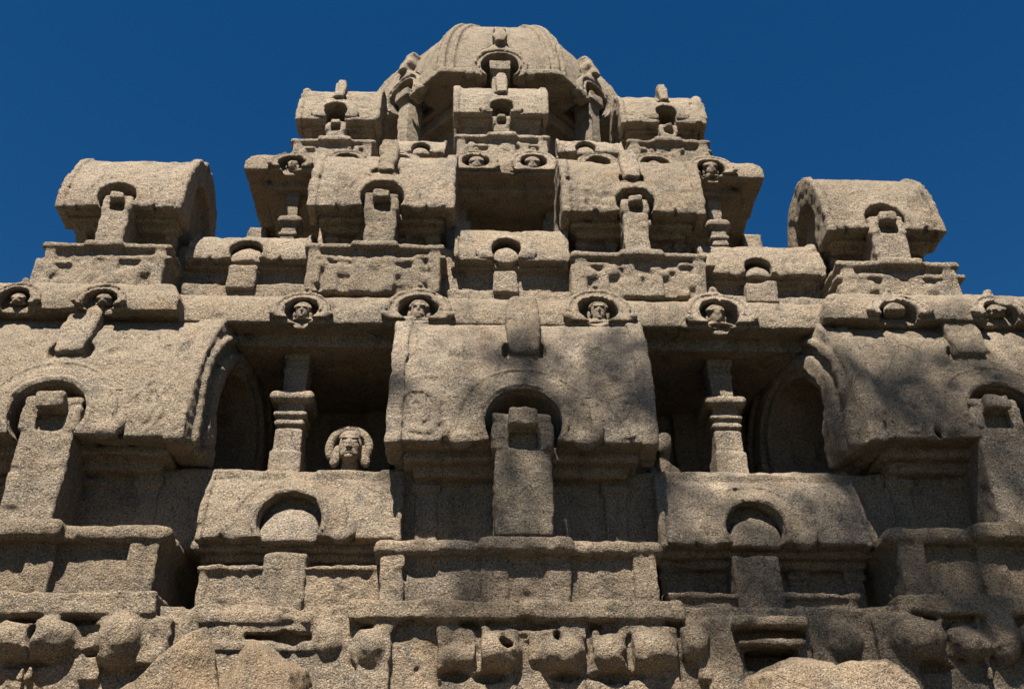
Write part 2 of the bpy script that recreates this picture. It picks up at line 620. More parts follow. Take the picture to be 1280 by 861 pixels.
    if post:
        px0, px1, pyt = post
        pyb = yb
        z1 = WZ((px0 + px1) / 2, pyt, Yf) - .035 * Yf / 7
        pm = WX((px0 + px1) / 2, (pyt + pyb) / 2, Yf)
        pw = abs(WX(px1, pyb, Yf) - WX(px0, pyb, Yf)) / 2
        ps = [box(pm - pw, pm + pw, Yf - .03, Yf + wall_in + .1, zb - .05, z1, .02)]
        if capital:
            ps += [box(pm - pw * .52, pm + pw * .52, Yf - .03 - pw * .48, Yf + .1, z1 - pw * .72, z1 - pw * .02, .02),
                   cyl_x(Yf - .0, z1 - pw * .22, pw * .2, pm - pw * 1.05, pm - pw * .6),
                   cyl_x(Yf - .0, z1 - pw * .22, pw * .2, pm + pw * .6, pm + pw * 1.05),
                   box(pm - pw * 1.12, pm - pw * .62, Yf - .045, Yf + .12, z1 - pw * 1.5, z1 - pw * .4, .03),
                   box(pm + pw * .62, pm + pw * 1.12, Yf - .045, Yf + .12, z1 - pw * 1.5, z1 - pw * .4, .03)]
            pf = SUB(U(ps, .015), [box(pm - pw * .5, pm + pw * .5, Yf - .5, Yf + .03, z1 - pw * 1.4, z1 - pw * .74, .01)])
        else:
            pf = U(ps, .015)
        part('post', pf, h, mat, body, amp)
    return body


def plinth(xl, xr, yt, y1, y2, Y, back, mid=None, h=.0145, mat=None, amp=.85, pil=None, lumps=0, seed=0, drop=None, parent=None):
    """moulded base: slab between yt and y1, recessed face down to y2"""
    xm = (xl + xr) / 2
    xa, xb = WX(xl, y1, Y), WX(xr, y1, Y)
    zt, zs, zb = WZ(xm, yt, Y), WZ(xm, y1, Y), WZ(xm, y2, Y + .06)
    zd = zb - .1 if drop is None else zb - drop
    s = zt - zs
    fs = [box(xa, xb, Y, Y + back, zs, zt, s * .45),
          box(xa + s * .5, xb - s * .5, Y + s * .72, Y + back - .05, zd, zs + .03, .015),
          box(xa + s * .3, xb - s * .3, Y + s * .7, Y + back - .05, zs - s * .15, zs + .03, .02)]
    ps = [(xa + s * .5, xa + s * 2.0), (xb - s * 2.0, xb - s * .5)]
    if mid:
        ma, mb = WX(mid[0], y1, Y), WX(mid[1], y1, Y)
        fs.append(box(ma, mb, Y - s * .55, Y + .2, zs - s * .05, zt + s * .12, s * .45))
        fs.append(box(ma + s * .3, mb - s * .3, Y + s * .45, Y + .3, zd, zs + .02, .015))
        ps += [(ma + s * .3, ma + s * .3 + (mb - ma) * .27), (mb - s * .3 - (mb - ma) * .27, mb - s * .3)]
    for a, b in ps:
        fs.append(box(a, b, Y + s * .25, Y + .4, zd, zs + .02, .012))
    rg = random.Random(seed)
    for i in range(lumps):
        u = (i + .5 + rg.uniform(-.25, .25)) / lumps
        lx = xa + (xb - xa) * u
        lz = zb + (zs - zb) * rg.uniform(.15, .6)
        rr = (zs - zb) * rg.uniform(.22, .4)
        fs.append(ell(lx, Y + s * 1.0, lz, rr * rg.uniform(.6, 1.0), s * .9, rr * .8))
        fs.append(box(lx - rr * 1.3, lx - rr * .3, Y + s * .3, Y + .3, zd, zb + (zs - zb) * rg.uniform(.5, .95), .02))
        hz = zb + (zs - zb) * rg.uniform(.55, .75)
        fs.append(box(lx - rr * rg.uniform(.2, 1.6), lx + rr * 1.8, Y + s * .25, Y + .3, hz, hz + s * .7, .02))
    return part('plinth', U(fs, .015), h, mat, parent, amp)


def head_shape(x, y, z, s, worn=.035):
    """carved head with crown hair, ears and shoulders, s = head height"""
    fs = [ell(x, y, z, s * .33, s * .36, s * .46),
          ell(x, y - s * .1, z - s * .26, s * .25, s * .24, s * .2),
          ell(x, y - s * .37, z - s * .05, s * .055, s * .1, s * .13),
          ell(x, y - s * .31, z + s * .16, s * .3, s * .09, s * .05),
          ell(x, y - s * .29, z - s * .26, s * .12, s * .09, s * .04),
          ell(x, y - s * .26, z - s * .4, s * .11, s * .1, s * .07),
          ell(x - s * .41, y + .01, z - s * .12, s * .09, s * .13, s * .24),
          ell(x + s * .41, y + .01, z - s * .12, s * .09, s * .13, s * .24),
          ell(x, y + s * .25, z - s * .72, s * .85, s * .35, s * .34)]
    for i in range(9):                                   # rolled curls round the brow
        a_ = math.pi * (i + .5) / 9
        fs.append(ell(x + s * .38 * math.cos(a_), y - s * .06, z + s * .16 + s * .32 * math.sin(a_), s * .075, s * .16, s * .075))
    fs.append(ell(x, y + s * .1, z + s * .2, s * .4, s * .36, s * .34))
    eyes = [ell(x - s * .14, y - s * .40, z + s * .06, s * .08, s * .1, s * .04),
            ell(x + s * .14, y - s * .40, z + s * .06, s * .08, s * .1, s * .04),
            ell(x, y - s * .42, z - s * .26, s * .1, s * .08, s * .018)]
    return SUB(U(fs, s * worn), eyes if worn < .1 else [], .008)


def kudu(ax, az, r, zlow, Yl, tilt=.45):
    """upright arched niche plate leaning back a little against the curved eave"""
    peak = az + r * 2.0
    def f(x, y, z):
        dx = np.abs(x - ax)
        rr = np.sqrt(dx ** 2 + (z - az) ** 2)
        u = np.clip((z - az - r * .8) / (peak - az - r * .8), 0, 1)
        top = np.maximum(dx - r * (1.25 * (1 - u) ** 1.4 + .2), np.maximum(z - peak, az + r * .7 - z))
        rnd = rr - r * 1.7
        low = np.maximum(dx - r * (1.52 + .2 * np.clip((az - z) / (az - zlow + .01), 0, 1) ** 2), z - az)
        s2 = np.maximum(np.minimum(np.minimum(top, rnd), low), zlow - z)
        fr = y - (Yl - .045 + np.maximum(z - zlow, 0) * tilt)
        ln = np.minimum(np.abs(rr - r * 1.12) - r * .05, np.abs(rr - r * 1.55) - r * .09)
        ln = np.maximum(ln, az - r * .2 - z)
        d = smax(s2, np.maximum(-fr, fr - .3), .02)
        d = np.minimum(d, np.maximum(np.maximum(ln, s2), np.maximum(-fr - .02, fr - .1)))
        for sg in (-1, 1):                       # curled feet
            d = smin(d, np.sqrt(((x - ax - sg * r * 1.6) / 1.2) ** 2 + (fr) ** 2 + (z - zlow - r * .3) ** 2) - r * .2, .02)
        op = np.minimum(rr - r, np.maximum(dx - r * .97, np.maximum(z - az, np.maximum(az - r * .3, zlow + .085) - z)))
        d = smax(d, -np.maximum(op, fr - r * .95), .01)
        knob = np.sqrt(dx ** 2 + (fr) ** 2 + (z - peak) ** 2) - r * .2
        return smin(d, knob, .02)
    f.bb = (ax - r * 2.1, Yl - .1, zlow, ax + r * 2.1, Yl + .35 + (peak - zlow) * tilt, peak + r * .3)
    def cut(x, y, z):
        rr = np.sqrt((x - ax) ** 2 + (z - az) ** 2)
        op = np.minimum(rr - r, np.maximum(np.abs(x - ax) - r * .97, np.maximum(z - az, np.maximum(az - r * .3, zlow + .085) - z)))
        return np.maximum(op, y - (Yl - .045 + np.maximum(z - zlow, 0) * tilt) - r * .95)
    cut.bb = (ax - r, Yl - 1, az - r * .3, ax + r, Yl + r + .2, az + r)
    return f, cut


def cornice(name, Yf, x0, x1, yback, zlow, H, c, arches, h, mat=None, bumps=(), under=.1, label=None, amp=1.0, depth_core=1.0, headsize=1.0):
    """quarter-round eave running round a square storey; arches = (px, py, rpx, head?)"""
    rects = [(x0, x1, Yf)] + list(bumps)

    def sd(x, y, z):
        m = None
        for a, b, yy in rects:
            k = np.maximum(np.maximum(a - x, x - b), yy - y)
            m = k if m is None else smin(m, k, .02)
        v = m + c
        w = z - zlow
        k = np.sqrt((np.maximum(v, 0) / c) ** 2 + (np.maximum(w, 0) / H) ** 2)
        d = np.where(v > 0, (k - 1) * min(c, H), np.maximum(w - H, 0) - (H - w) * 0 + np.where(w < H, -(H - w), 0))
        d = np.where(v > 0, d, w - H)
        return d

    def core(x, y, z):
        m = None
        for a, b, yy in rects:
            k = np.maximum(np.maximum(a - x, x - b), yy - y)
            m = k if m is None else np.minimum(m, k)
        d = smax(sd(x, y, z), zlow - z, .02)
        lip = np.maximum(np.maximum(m + .0, np.abs(z - zlow + .0) - .035), -(m + .3))
        d = np.minimum(d, lip)
        sh = np.maximum(np.maximum(m + c * .55, zlow - under - z), z - zlow - .05)
        d = np.minimum(d, sh)
        d = np.maximum(d, -(m + depth_core + c))
        return np.maximum(d, y - yback)
    ymin = min(r_[2] for r_ in rects)
    core.bb = (min(r_[0] for r_ in rects) - .02, ymin - .02, zlow - under, max(r_[1] for r_ in rects) + .02, yback, zlow + H + .05)
    cuts, todo = [], []
    for (px, py, rp, hd) in arches:
        Yl = Yf
        for a, b, yy in bumps:
            if a < WX(px, py, yy) < b:
                Yl = min(Yl, yy)
        ax, az = W(px, py, Yl + .05)
        r = abs(WX(px + rp, py, Yl) - WX(px, py, Yl))
        kf, kc = kudu(ax, az, r, zlow, Yl)
        cuts.append(kc)
        todo.append((ax, az, r, Yl, hd, kf))
    body = part(name, SUB(core, cuts), h, mat, None, amp, label)
    for i, (ax, az, r, Yl, hd, kf) in enumerate(todo):
        part('niche_arch', kf, h * .8, mat, body, amp * .8)
        if hd:
            hr = random.Random(int(ax * 977) + 5)
            sz = r * hr.uniform(1.05, 1.25) * headsize
            hd_ = head_shape(ax + r * .06 * ((i % 3) - 1), Yl + r * .42 + (az - zlow) * .45, az + r * hr.uniform(.14, .26), sz, hr.choice((.035, .07, .12, .2)))
            fill = ell(ax, Yl + r * .6 + (az - zlow) * .45, az - r * .62, r * .98, r * .55, r * .5)
            def hf(x, y, z, a=hd_, b=fill):
                return smax(smin(a(x, y, z), b(x, y, z), .02), zlow + .06 - z, .01)
            hf.bb = bbu([hd_, fill])
            part('carved_head', hf, max(.0065, sz * .034), mat, body, hr.uniform(.3, .75))
    return body


# ---------- ground storey and the shelf under the first row of shrines
FRONT = 7.05
HALF = 4.55
zshelf = WZ(650, 841, 6.85) - .2
ground = U([box(XC - HALF, XC + HALF, FRONT, YC + HALF, .0, zshelf - .1, .03),
            box(XC - HALF - .15, XC + HALF + .15, FRONT - .15, YC + HALF + .15, 0, .35, .03)] +
           [box(XC - HALF + i * 1.3 - .16, XC - HALF + i * 1.3 + .16, FRONT - .08, FRONT + .2, .3, 2.7, .02) for i in range(0, 8)], .02)
part('ground_storey', ground, .03, STONE_LOW, None, 1.5, clip=(XC - HALF - .15, FRONT - .15, 0, XC + HALF + .15, YC, zshelf))
cornice('ground_cornice', 6.35, XC - HALF - .7, XC + HALF + .7, YC, zshelf - .42, .42, .6, [], .03, STONE_LOW, amp=1.5)

# ---------- carved frieze along the foot of the first row
def frieze():
    Y = 6.93
    fs = []
    cuts = []
    # wall sheet behind everything, down to the shelf
    fs.append(box(XC - HALF, XC + HALF, Y + .085, YC - 2, zshelf - .05, WZ(650, 752, Y), .02))
    def span(xl, xr, yt, yb, dy=0, r=.03, back=.5):
        xm = (xl + xr) / 2
        return box(WX(xl, yb, Y + dy), WX(xr, yb, Y + dy), Y + dy, Y + dy + back, WZ(xm, yb, Y + dy), WZ(xm, yt, Y + dy), r)
    # ledges
    fs += [span(432, 858, 748, 774, 0), span(-120, 192, 737, 768, -.02), span(1128, 1420, 742, 768, -.02),
           span(245, 390, 762, 780, .06), span(380, 440, 768, 786, .08)]
    # blocks hanging under the ledges
    fs += [span(545, 600, 776, 900, .05), span(795, 858, 774, 900, .04), span(700, 735, 774, 900, .04), span(600, 645, 780, 900, .055), span(745, 790, 790, 900, .06),
           span(440, 492, 772, 900, .03), span(890, 940, 770, 900, .05), span(1005, 1030, 770, 900, .03),
           span(1118, 1165, 765, 900, .0), span(160, 205, 768, 830, .0), span(-60, 70, 768, 815, .02), span(245, 300, 780, 870, .08),
           span(918, 1012, 768, 783, -.06), span(925, 1008, 798, 806, -.02), span(1185, 1262, 800, 812, 0.02), span(250, 395, 800, 815, .06)]
    def blob(px, py, rx, ry, dy=.0, ryd=None):
        x, z = W(px, py, Y + dy)
        k = 7.9 / 1280
        return ell(x, Y + dy + .1, z, rx * k, (ryd or min(rx, ry)) * k + .04, ry * k)
    rg = random.Random(4)
    # worn crouching figures: bulging bodies, shoulders and stumps of heads
    for b in [(572, 820, 26, 17, .02), (620, 812, 30, 25, .0), (703, 814, 27, 24, .0), (765, 814, 22, 25, .02), (817, 812, 33, 25, -.01), (866, 800, 22, 26, .02),
              (462, 808, 24, 28, .04), (148, 797, 28, 33, -.02), (58, 792, 32, 26, .0), (12, 797, 26, 24, .01), (1148, 795, 36, 30, -.03), (1214, 802, 32, 22, .01),
              (1255, 792, 22, 34, .0), (410, 800, 22, 26, .09), (1055, 800, 26, 28, .09), (-40, 795, 28, 28, .0), (1310, 800, 30, 30, 0),
              (604, 788, 13, 12, .03), (640, 794, 11, 16, .03), (690, 788, 14, 11, .02), (732, 792, 11, 19, .03), (800, 787, 14, 11, .02), (842, 786, 14, 13, .02),
              (586, 796, 10, 18, .04), (778, 790, 10, 16, .04), (1128, 780, 15, 17, .0), (1172, 778, 14, 12, .0), (130, 776, 14, 13, .01), (168, 780, 13, 18, .01), (40, 776, 15, 11, .02), (78, 780, 11, 17, .03)]:
        fs.append(blob(*b))
    # short blocks, pilasters and rails between them
    for xl, xr, yt, yb, dy in [(650, 690, 786, 826, .045), (545, 560, 776, 850, .03), (740, 752, 776, 812, .03), (782, 797, 774, 850, .03), (875, 892, 774, 850, .03),
                               (470, 492, 778, 850, .03), (90, 122, 776, 812, .05), (90, 122, 818, 850, .04), (178, 198, 770, 830, .0), (1172, 1188, 768, 830, .01),
                               (1190, 1240, 776, 794, .05), (1238, 1246, 768, 850, .02), (1100, 1125, 770, 800, .04), (20, 35, 770, 850, .02), (596, 606, 772, 850, .04)]:
        fs.append(span(xl, xr, yt, yb, dy, .02))
    for px, py, rx, ry in [(587, 777, 15, 3.5), (667, 779, 32, 4.5), (747, 779, 10, 4), (845, 779, 12, 4), (697, 792, 5, 8), (634, 806, 7, 5), (1155, 771, 18, 4), (100, 773, 22, 3.5),
                           (30, 773, 20, 3.5), (566, 841, 22, 8), (612, 843, 22, 7), (768, 842, 40, 7), (1180, 830, 26, 5), (112, 815, 13, 4), (30, 826, 36, 5), (707, 842, 22, 6), (455, 779, 10, 3)]:
        x, z = W(px, py, Y)
        k = 7.9 / 1280
        cuts.append(ell(x, Y - .02, z, rx * k, .17, ry * k))
    for px, yt_, yb_, w_ in ((598, 784, 850, 3), (657, 790, 850, 3), (737, 784, 850, 3), (788, 790, 850, 3), (850, 782, 850, 2.5), (100, 778, 850, 4), (1186, 776, 850, 3), (38, 784, 850, 3)):
        cuts.append(box(WX(px - w_, 800, Y), WX(px + w_, 800, Y), Y - .3, Y + .07, WZ(px, yb_, Y), WZ(px, yt_, Y), .006))
    # shallow arched panel and the small dark recess on the right
    x, z = W(518, 790, Y)
    cuts.append(horseshoe(x, WZ(518, 800, Y), .16, zshelf - .3, Y - .5, Y + .09, 1.0))
    cuts.append(box(WX(935, 810, Y), WX(1000, 810, Y), Y - .5, Y + .4, WZ(968, 832, Y), WZ(968, 808, Y), .01))
    cuts.append(box(WX(300, 790, Y), WX(388, 790, Y), Y - .2, Y + .2, WZ(344, 796, Y), WZ(344, 785, Y), .01))
    cuts.append(box(WX(922, 790, Y), WX(1010, 790, Y), Y - .2, Y + .12, WZ(968, 797, Y), WZ(968, 785, Y), .01))
    part('carved_frieze', SUB(U(fs, .013), cuts, .014), .0125, STONE_LOW, None, 1.15,
         clip=(WX(-40, 600, Y), 6.7, zshelf - .1, WX(1330, 600, Y), 7.6, WZ(650, 735, Y)))
frieze()

# ---------- first row of shrines
Y1 = 6.95
pavilion(482, 823, 553, 399, Y1, 1.35, 664, (654, 530, 45), (617, 691, 513), (633, 677, 373, 437), h=.0125, mat=STONE)
plinth(466, 831, 673, 692, 746, Y1 - .02, 1.3, mid=(596, 719), h=.0135, mat=STONE_LOW, amp=1.1, drop=.1)
pavilion(-105, 224, 545, 389, Y1, 1.75, 650, (60, 518, 43), (16, 88, 492), (66, 110, 374, 437), h=.014, mat=STONE, ext=(0, .3))
plinth(-135, 210, 652, 675, 738, Y1 - .02, 1.55, mid=(-60, 78), h=.015, mat=STONE_LOW, amp=1.1, drop=.1)
pavilion(1092, 1414, 549, 400, Y1, 1.75, 655, (1254, 520, 42), (1228, 1290, 495), (1192, 1236, 378, 440), h=.014, mat=STONE, ext=(.48, 0))
plinth(1112, 1440, 657, 678, 740, Y1 - .02, 1.55, mid=(1215, 1340), h=.015, mat=STONE_LOW, amp=1.1, drop=.1)
pavilion(245, 499, 673, 586, Y1 + .25, .8, 760, (362, 652, 37), (327, 383, 686), None, h=.0135, mat=STONE, tymp=True, ends=False, capital=False, holes=False,
         wall_in=.3, end_in=.97, arch_peak=1.75, scroll=False)
plinth(245, 480, 706, 713, 775, Y1 + .22, .8, h=.015, mat=STONE_LOW, amp=1.5, drop=.3)
pavilion(828, 1090, 680, 588, Y1 + .25, .8, 766, (944, 662, 35), (918, 978, 690), None, h=.0135, mat=STONE, tymp=True, ends=False, capital=False, holes=False,
         wall_in=.3, end_in=.97, arch_peak=1.75, scroll=False)
plinth(832, 1078, 740, 748, 785, Y1 + .22, .8, h=.015, mat=STONE_LOW, amp=1.5, drop=.3)

# ---------- second storey: dark wall, columns, bust
zfl = WZ(640, 588, 7.4)
wallY = 8.75
c2z = WZ(640, 402, 7.28)
def storey2():
    fs = [box(XC - 3.9, XC + 3.9, wallY, YC + 3.8, zfl - .5, c2z + .1, .02),
          box(XC - 4.4, XC + 4.4, 7.35, YC + 4.2, zshelf, zfl - .02, .03),
          box(XC - 3.95, XC + 3.95, wallY - .12, wallY + .2, WZ(640, 445, wallY), WZ(640, 425, wallY), .02),
          box(XC - 3.95, XC + 3.95, wallY - .2, wallY + .2, c2z - .12, c2z + .1, .03),
          box(XC - 3.95, XC + 3.95, wallY - .07, wallY + .2, WZ(640, 505, wallY), WZ(640, 475, wallY), .02)]
    for px in (318, 362, 480, 800, 850, 912, 985):
        x = WX(px, 500, wallY)
        fs.append(box(x - .11, x + .11, wallY - .08, wallY + .2, zfl - .1, c2z, .02))
        fs.append(ell(x, wallY - .05, WZ(px, 470, wallY), .2, .12, .13))
    part('second_storey_wall', U(fs, .02), .024, STONE, None, 1.0, clip=(XC - 4.4, 7.3, zfl - .6, XC + 4.4, 10.0, c2z + .1))
storey2()


def column(px, pyb, Y, k, yc, mat=STONE):
    """square carved column; yc = image height of the cushion, k = half width"""
    x, z0 = W(px, pyb, Y)
    zc = WZ(px, yc, Y)
    H = zc - z0
    top = WZ(px, yc - 100 * (7.3 / Y) ** 3, Y)
    fs = [box(x - k * 1.15, x + k * 1.15, Y - k * 1.15, Y + k * 1.15, z0 - .25, z0 + H * .22, .015),
          box(x - k, x + k, Y - k, Y + k, z0, z0 + H * .55, .015),
          box(x - k * .88, x + k * .88, Y - k * .88, Y + k * .88, z0, z0 + H * .70, .012),
          box(x - k * 1.1, x + k * 1.1, Y - k * 1.1, Y + k * 1.1, z0 + H * .60, z0 + H * .655, .012),
          box(x - k * 1.22, x + k * 1.22, Y - k * 1.22, Y + k * 1.22, z0 + H * .72, z0 + H * .79, .018),
          box(x - k * 1.0, x + k * 1.0, Y - k * 1.0, Y + k * 1.0, z0 + H * .6, zc + H * .1, .015),
          box(x - k * 1.6, x + k * 1.6, Y - k * 1.6, Y + k * 1.6, zc - H * .075, zc + H * .085, H * .075),
          box(x - k * .85, x + k * .85, Y - k * .85, Y + k * .85, zc, top, .015),
          box(x - k * .95, x + k * .95, Y - k * 1.0, Y + k * 1.0, zc + H * .42, zc + H * .5, .02),
          box(x - k * .98, x + k * .98, Y - k * 1.2, Y + k * 1.2, zc + H * .6, top, .02)]
    return part('column', U(fs, .012), .0115, mat, None, .45)


column(358, 590, 7.75, .115, 506)
column(912, 590, 7.75, .115, 512)


def bust():
    Y = 7.72
    x, z = W(438, 560, Y)
    s = WZ(438, 541, Y) - WZ(438, 586, Y)
    sh = s * .98
    s *= .8
    fs = [ell(x, Y, z + s * .02, s * .36, s * .38, s * .52),                 # face
          ell(x, Y - s * .12, z - s * .28, s * .27, s * .24, s * .2),        # jaw
          ell(x, Y - s * .39, z - s * .04, s * .06, s * .1, s * .15),        # nose
          ell(x, Y - s * .4, z - s * .13, s * .095, s * .07, s * .05),
          ell(x, Y - s * .33, z - s * .235, s * .13, s * .07, s * .03),      # lips
          ell(x, Y - s * .32, z - s * .3, s * .11, s * .07, s * .035),
          ell(x, Y - s * .27, z - s * .42, s * .12, s * .1, s * .08),        # chin
          ell(x - s * .15, Y - s * .32, z + s * .2, s * .15, s * .06, s * .03),   # brows
          ell(x + s * .15, Y - s * .32, z + s * .2, s * .15, s * .06, s * .03),
          ell(x - s * .14, Y - s * .31, z + s * .09, s * .085, s * .05, s * .04),   # eyes
          ell(x + s * .14, Y - s * .31, z + s * .09, s * .085, s * .05, s * .04),
          ell(x, Y + .03, z + s * .38, s * .39, s * .4, s * .22),             # head band
          cap((x, Y + .05, z - s * .3), (x, Y + .08, z - s * .95), s * .24, s * .27),
          ell(x, Y + .1, z - s * 1.02, s * .8, s * .34, s * .3)]
    for sd_ in (-1, 1):
        fs += [ell(x + sd_ * s * .42, Y + .02, z - s * .22, s * .13, s * .12, s * .34),
               ell(x + sd_ * s * .5, Y + .03, z - s * .42, s * .13, s * .12, s * .2)]
    base = U(fs, s * .045)

    def hair(xx, y, zz):                                                     # thick rolled hair ring
        s = sh
        dx, dz = xx - x + s * .05, zz - z - s * .05
        rr = np.sqrt((dx / 1.0) ** 2 + (dz / 1.05) ** 2)
        d = np.sqrt((rr - s * .5) ** 2 + (y - Y - s * .14) ** 2) - s * .12
        an = np.arctan2(dz, dx)
        d += .0025 * np.sin(an * 30) * .4
        return np.maximum(d, (z - s * .28) - zz)
    hair.bb = (x - s, Y - .2, z - s * .3, x + s, Y + .3, z + s)
    cuts = [ell(x - s * .14, Y - s * .42, z + s * .145, s * .11, s * .1, s * .025), ell(x + s * .14, Y - s * .42, z + s * .145, s * .11, s * .1, s * .025),
            ell(x, Y - s * .42, z - s * .268, s * .12, s * .1, s * .014)]
    o = part('carved_bust', SUB(base, cuts, .008), .0055, STONE, None, .22, label='carved stone head with rolled hair peering over the parapet')
    part('hair', hair, .007, STONE, o, .4)
bust()

# half hidden figures behind the shrines
def figure(px, py, Y, s):
    x, z = W(px, py, Y)
    f = U([ell(x, Y, z, s * .33, s * .36, s * .46), ell(x, Y + .03, z + s * .38, s * .36, s * .36, s * .3),
           cap((x, Y + .02, z), (x, Y + .06, z - s * 1.4), s * .2, s * .3),
           ell(x - s * .05, Y + .1, z - s * 1.1, s * .8, s * .36, s * .42)], .06)
    part('carved_figure', f, .010, STONE, None, .4)
figure(829, 556, 7.8, .2)

# ---------- second cornice with its arched heads
bz = lambda px: WX(px, 380, 7.1)
cornice('second_cornice', 7.28, bz(-160), bz(1420), YC, c2z, .40, .36,
        [(378, 390, 22, 1), (523, 387, 25, 1), (748, 388, 25, 1), (899, 393, 25, 1), (20, 378, 20, 1), (127, 380, 20, 1), (1122, 396, 23, 1), (1248, 396, 21, 1),
         (-85, 378, 20, 1), (1352, 398, 21, 1)],
        .0165, STONE, bumps=[(bz(-165), bz(222), 7.12), (bz(1030), bz(1425), 7.12)], under=.14, amp=1.1)

# ---------- second row of shrines
Y2 = 7.5
A2 = dict(h=.0155, mat=STONE)
pavilion(384, 567, 259, 195, Y2, 1.0, 304, (478, 249, 25), (456, 496, 240), (470, 496, 175, 213), wall_in=.36, **A2)
plinth(380, 556, 303, 311, 356, Y2 - .02, 1.2, mid=(438, 498), h=.016, mat=STONE, lumps=5, seed=2)
pavilion(704, 881, 266, 202, Y2, 1.0, 314, (794, 256, 23), (779, 811, 247), (777, 802, 188, 222), wall_in=.36, **A2)
plinth(714, 886, 314, 322, 362, Y2 - .02, 1.2, mid=(774, 830), h=.016, mat=STONE, lumps=5, seed=5)
Y2k = 7.3
pavilion(70, 227, 259, 200, Y2k, 1.15, 302, (147, 249, 21), (126, 162, 242), None, wall_in=.36, end_in=.78, arch_peak=2.2, **A2)
plinth(50, 214, 302, 310, 358, Y2k - .02, 1.2, mid=(104, 154), h=.016, mat=STONE, lumps=4, seed=3)
pavilion(1036, 1180, 288, 225, Y2k, 1.15, 328, (1105, 277, 24), (1090, 1132, 268), None, wall_in=.36, end_in=.78, arch_peak=2.2, **A2)
plinth(1046, 1201, 325, 334, 378, Y2k - .02, 1.2, mid=(1098, 1154), h=.016, mat=STONE, lumps=5, seed=9)
A2p = dict(h=.016, mat=STONE, tymp=True, ends=False, capital=False, holes=False, wall_in=.22, end_in=.97, scroll=False)
pavilion(233, 384, 324, 295, Y2 + .1, .7, 358, (308, 316, 19), (284, 321, 329), None, arch_peak=2.4, **A2p)
pavilion(569, 711, 326, 287, Y2 + .1, .7, 364, (633, 312, 17), (617, 648, 336), None, arch_peak=2.2, **A2p)
pavilion(880, 1031, 343, 307, Y2 + .1, .7, 376, (947, 338, 17), (932, 972, 348), None, arch_peak=2.5, **A2p)
def parapet():
    for a, b, t, bt in ((228, 384, 354, 375), (560, 715, 362, 385), (884, 1040, 370, 390)):
        part('parapet', box(WX(a, t, 7.62), WX(b, t, 7.62), 7.62, 8.2, WZ((a + b) / 2, bt, 7.62) - .1, WZ((a + b) / 2, t, 7.62), .03), .018, STONE, None, 1.4)
parapet()

# ---------- third storey
Y3c = 8.75
c3z = WZ(628, 214, Y3c)
c3a, c3b = WX(304, 214, Y3c), WX(955, 220, Y3c)
xc3 = (c3a + c3b) / 2
YC3 = Y3c + (c3b - c3a) / 2
z2fl = WZ(640, 330, 8.2)
w3 = Y3c + 1.15
def storey3():
    hw = (c3b - c3a) / 2 - .36
    fs = [box(xc3 - 3.6, xc3 + 3.6, 7.75, YC + 3.6, c2z, z2fl - .15, .03),
          box(xc3 - hw, xc3 + hw, w3, YC3 + hw, z2fl - .3, c3z + .1, .02),
          box(xc3 - hw - .16, xc3 + hw + .16, w3 - .16, YC3 + hw + .16, c3z - .16, c3z + .05, .04),
          box(xc3 - hw - .05, xc3 + hw + .05, w3 - .07, YC3 + hw + .05, c3z - .5, c3z - .4, .03),
          box(xc3 - hw - .1, xc3 + hw + .1, w3 - .12, YC3 + hw, z2fl - .3, z2fl + .25, .03)]
    for px in (582, 686, 330, 400, 860, 930):
        x = WX(px, 255, w3)
        fs.append(box(x - .12, x + .12, w3 - .1, w3 + .2, z2fl, c3z, .02))
        fs.append(box(x - .17, x + .17, w3 - .16, w3 + .2, c3z - .62, c3z - .5, .03))
    for px in (577, 690):
        x = WX(px, 255, 9.35)
        fs.append(box(x - .075, x + .075, 9.3, 9.6, z2fl - .2, c3z, .02))
        fs.append(box(x - .11, x + .11, 9.26, 9.6, WZ(px, 252, 9.3), WZ(px, 240, 9.3), .02))
        fs.append(box(x - .12, x + .12, 9.24, 9.6, z2fl - .2, WZ(px, 278, 9.3), .02))
    # side brackets seen against the sky
    for s in (-1, 1):
        for k in range(5):
            yy = w3 + .4 + k * 1.0
            fs.append(box(xc3 + s * hw - .2, xc3 + s * hw + .2, yy - .12, yy + .12, z2fl, c3z, .03))
            fs.append(ell(xc3 + s * (hw + .15), yy, c3z - .55, .17, .17, .17))
    part('third_storey_wall', U(fs, .02), .025, STONE, None, .9, clip=(xc3 - 3.7, 7.7, c2z, xc3 + 3.7, YC, c3z + .1))
storey3()
column(354, 350, 9.1, .085, 282)
column(905, 354, 9.1, .085, 287)
cornice('third_cornice', Y3c, c3a, c3b, YC3, c3z, .40, .38,
        [(365, 205, 16, 1), (433, 202, 16, 0), (595, 202, 17, 1), (667, 202, 17, 1), (819, 206, 18, 1), (889, 211, 17, 1), (500, 204, 16, 0), (748, 204, 16, 0)],
        .019, STONE, under=.12, amp=1.0)

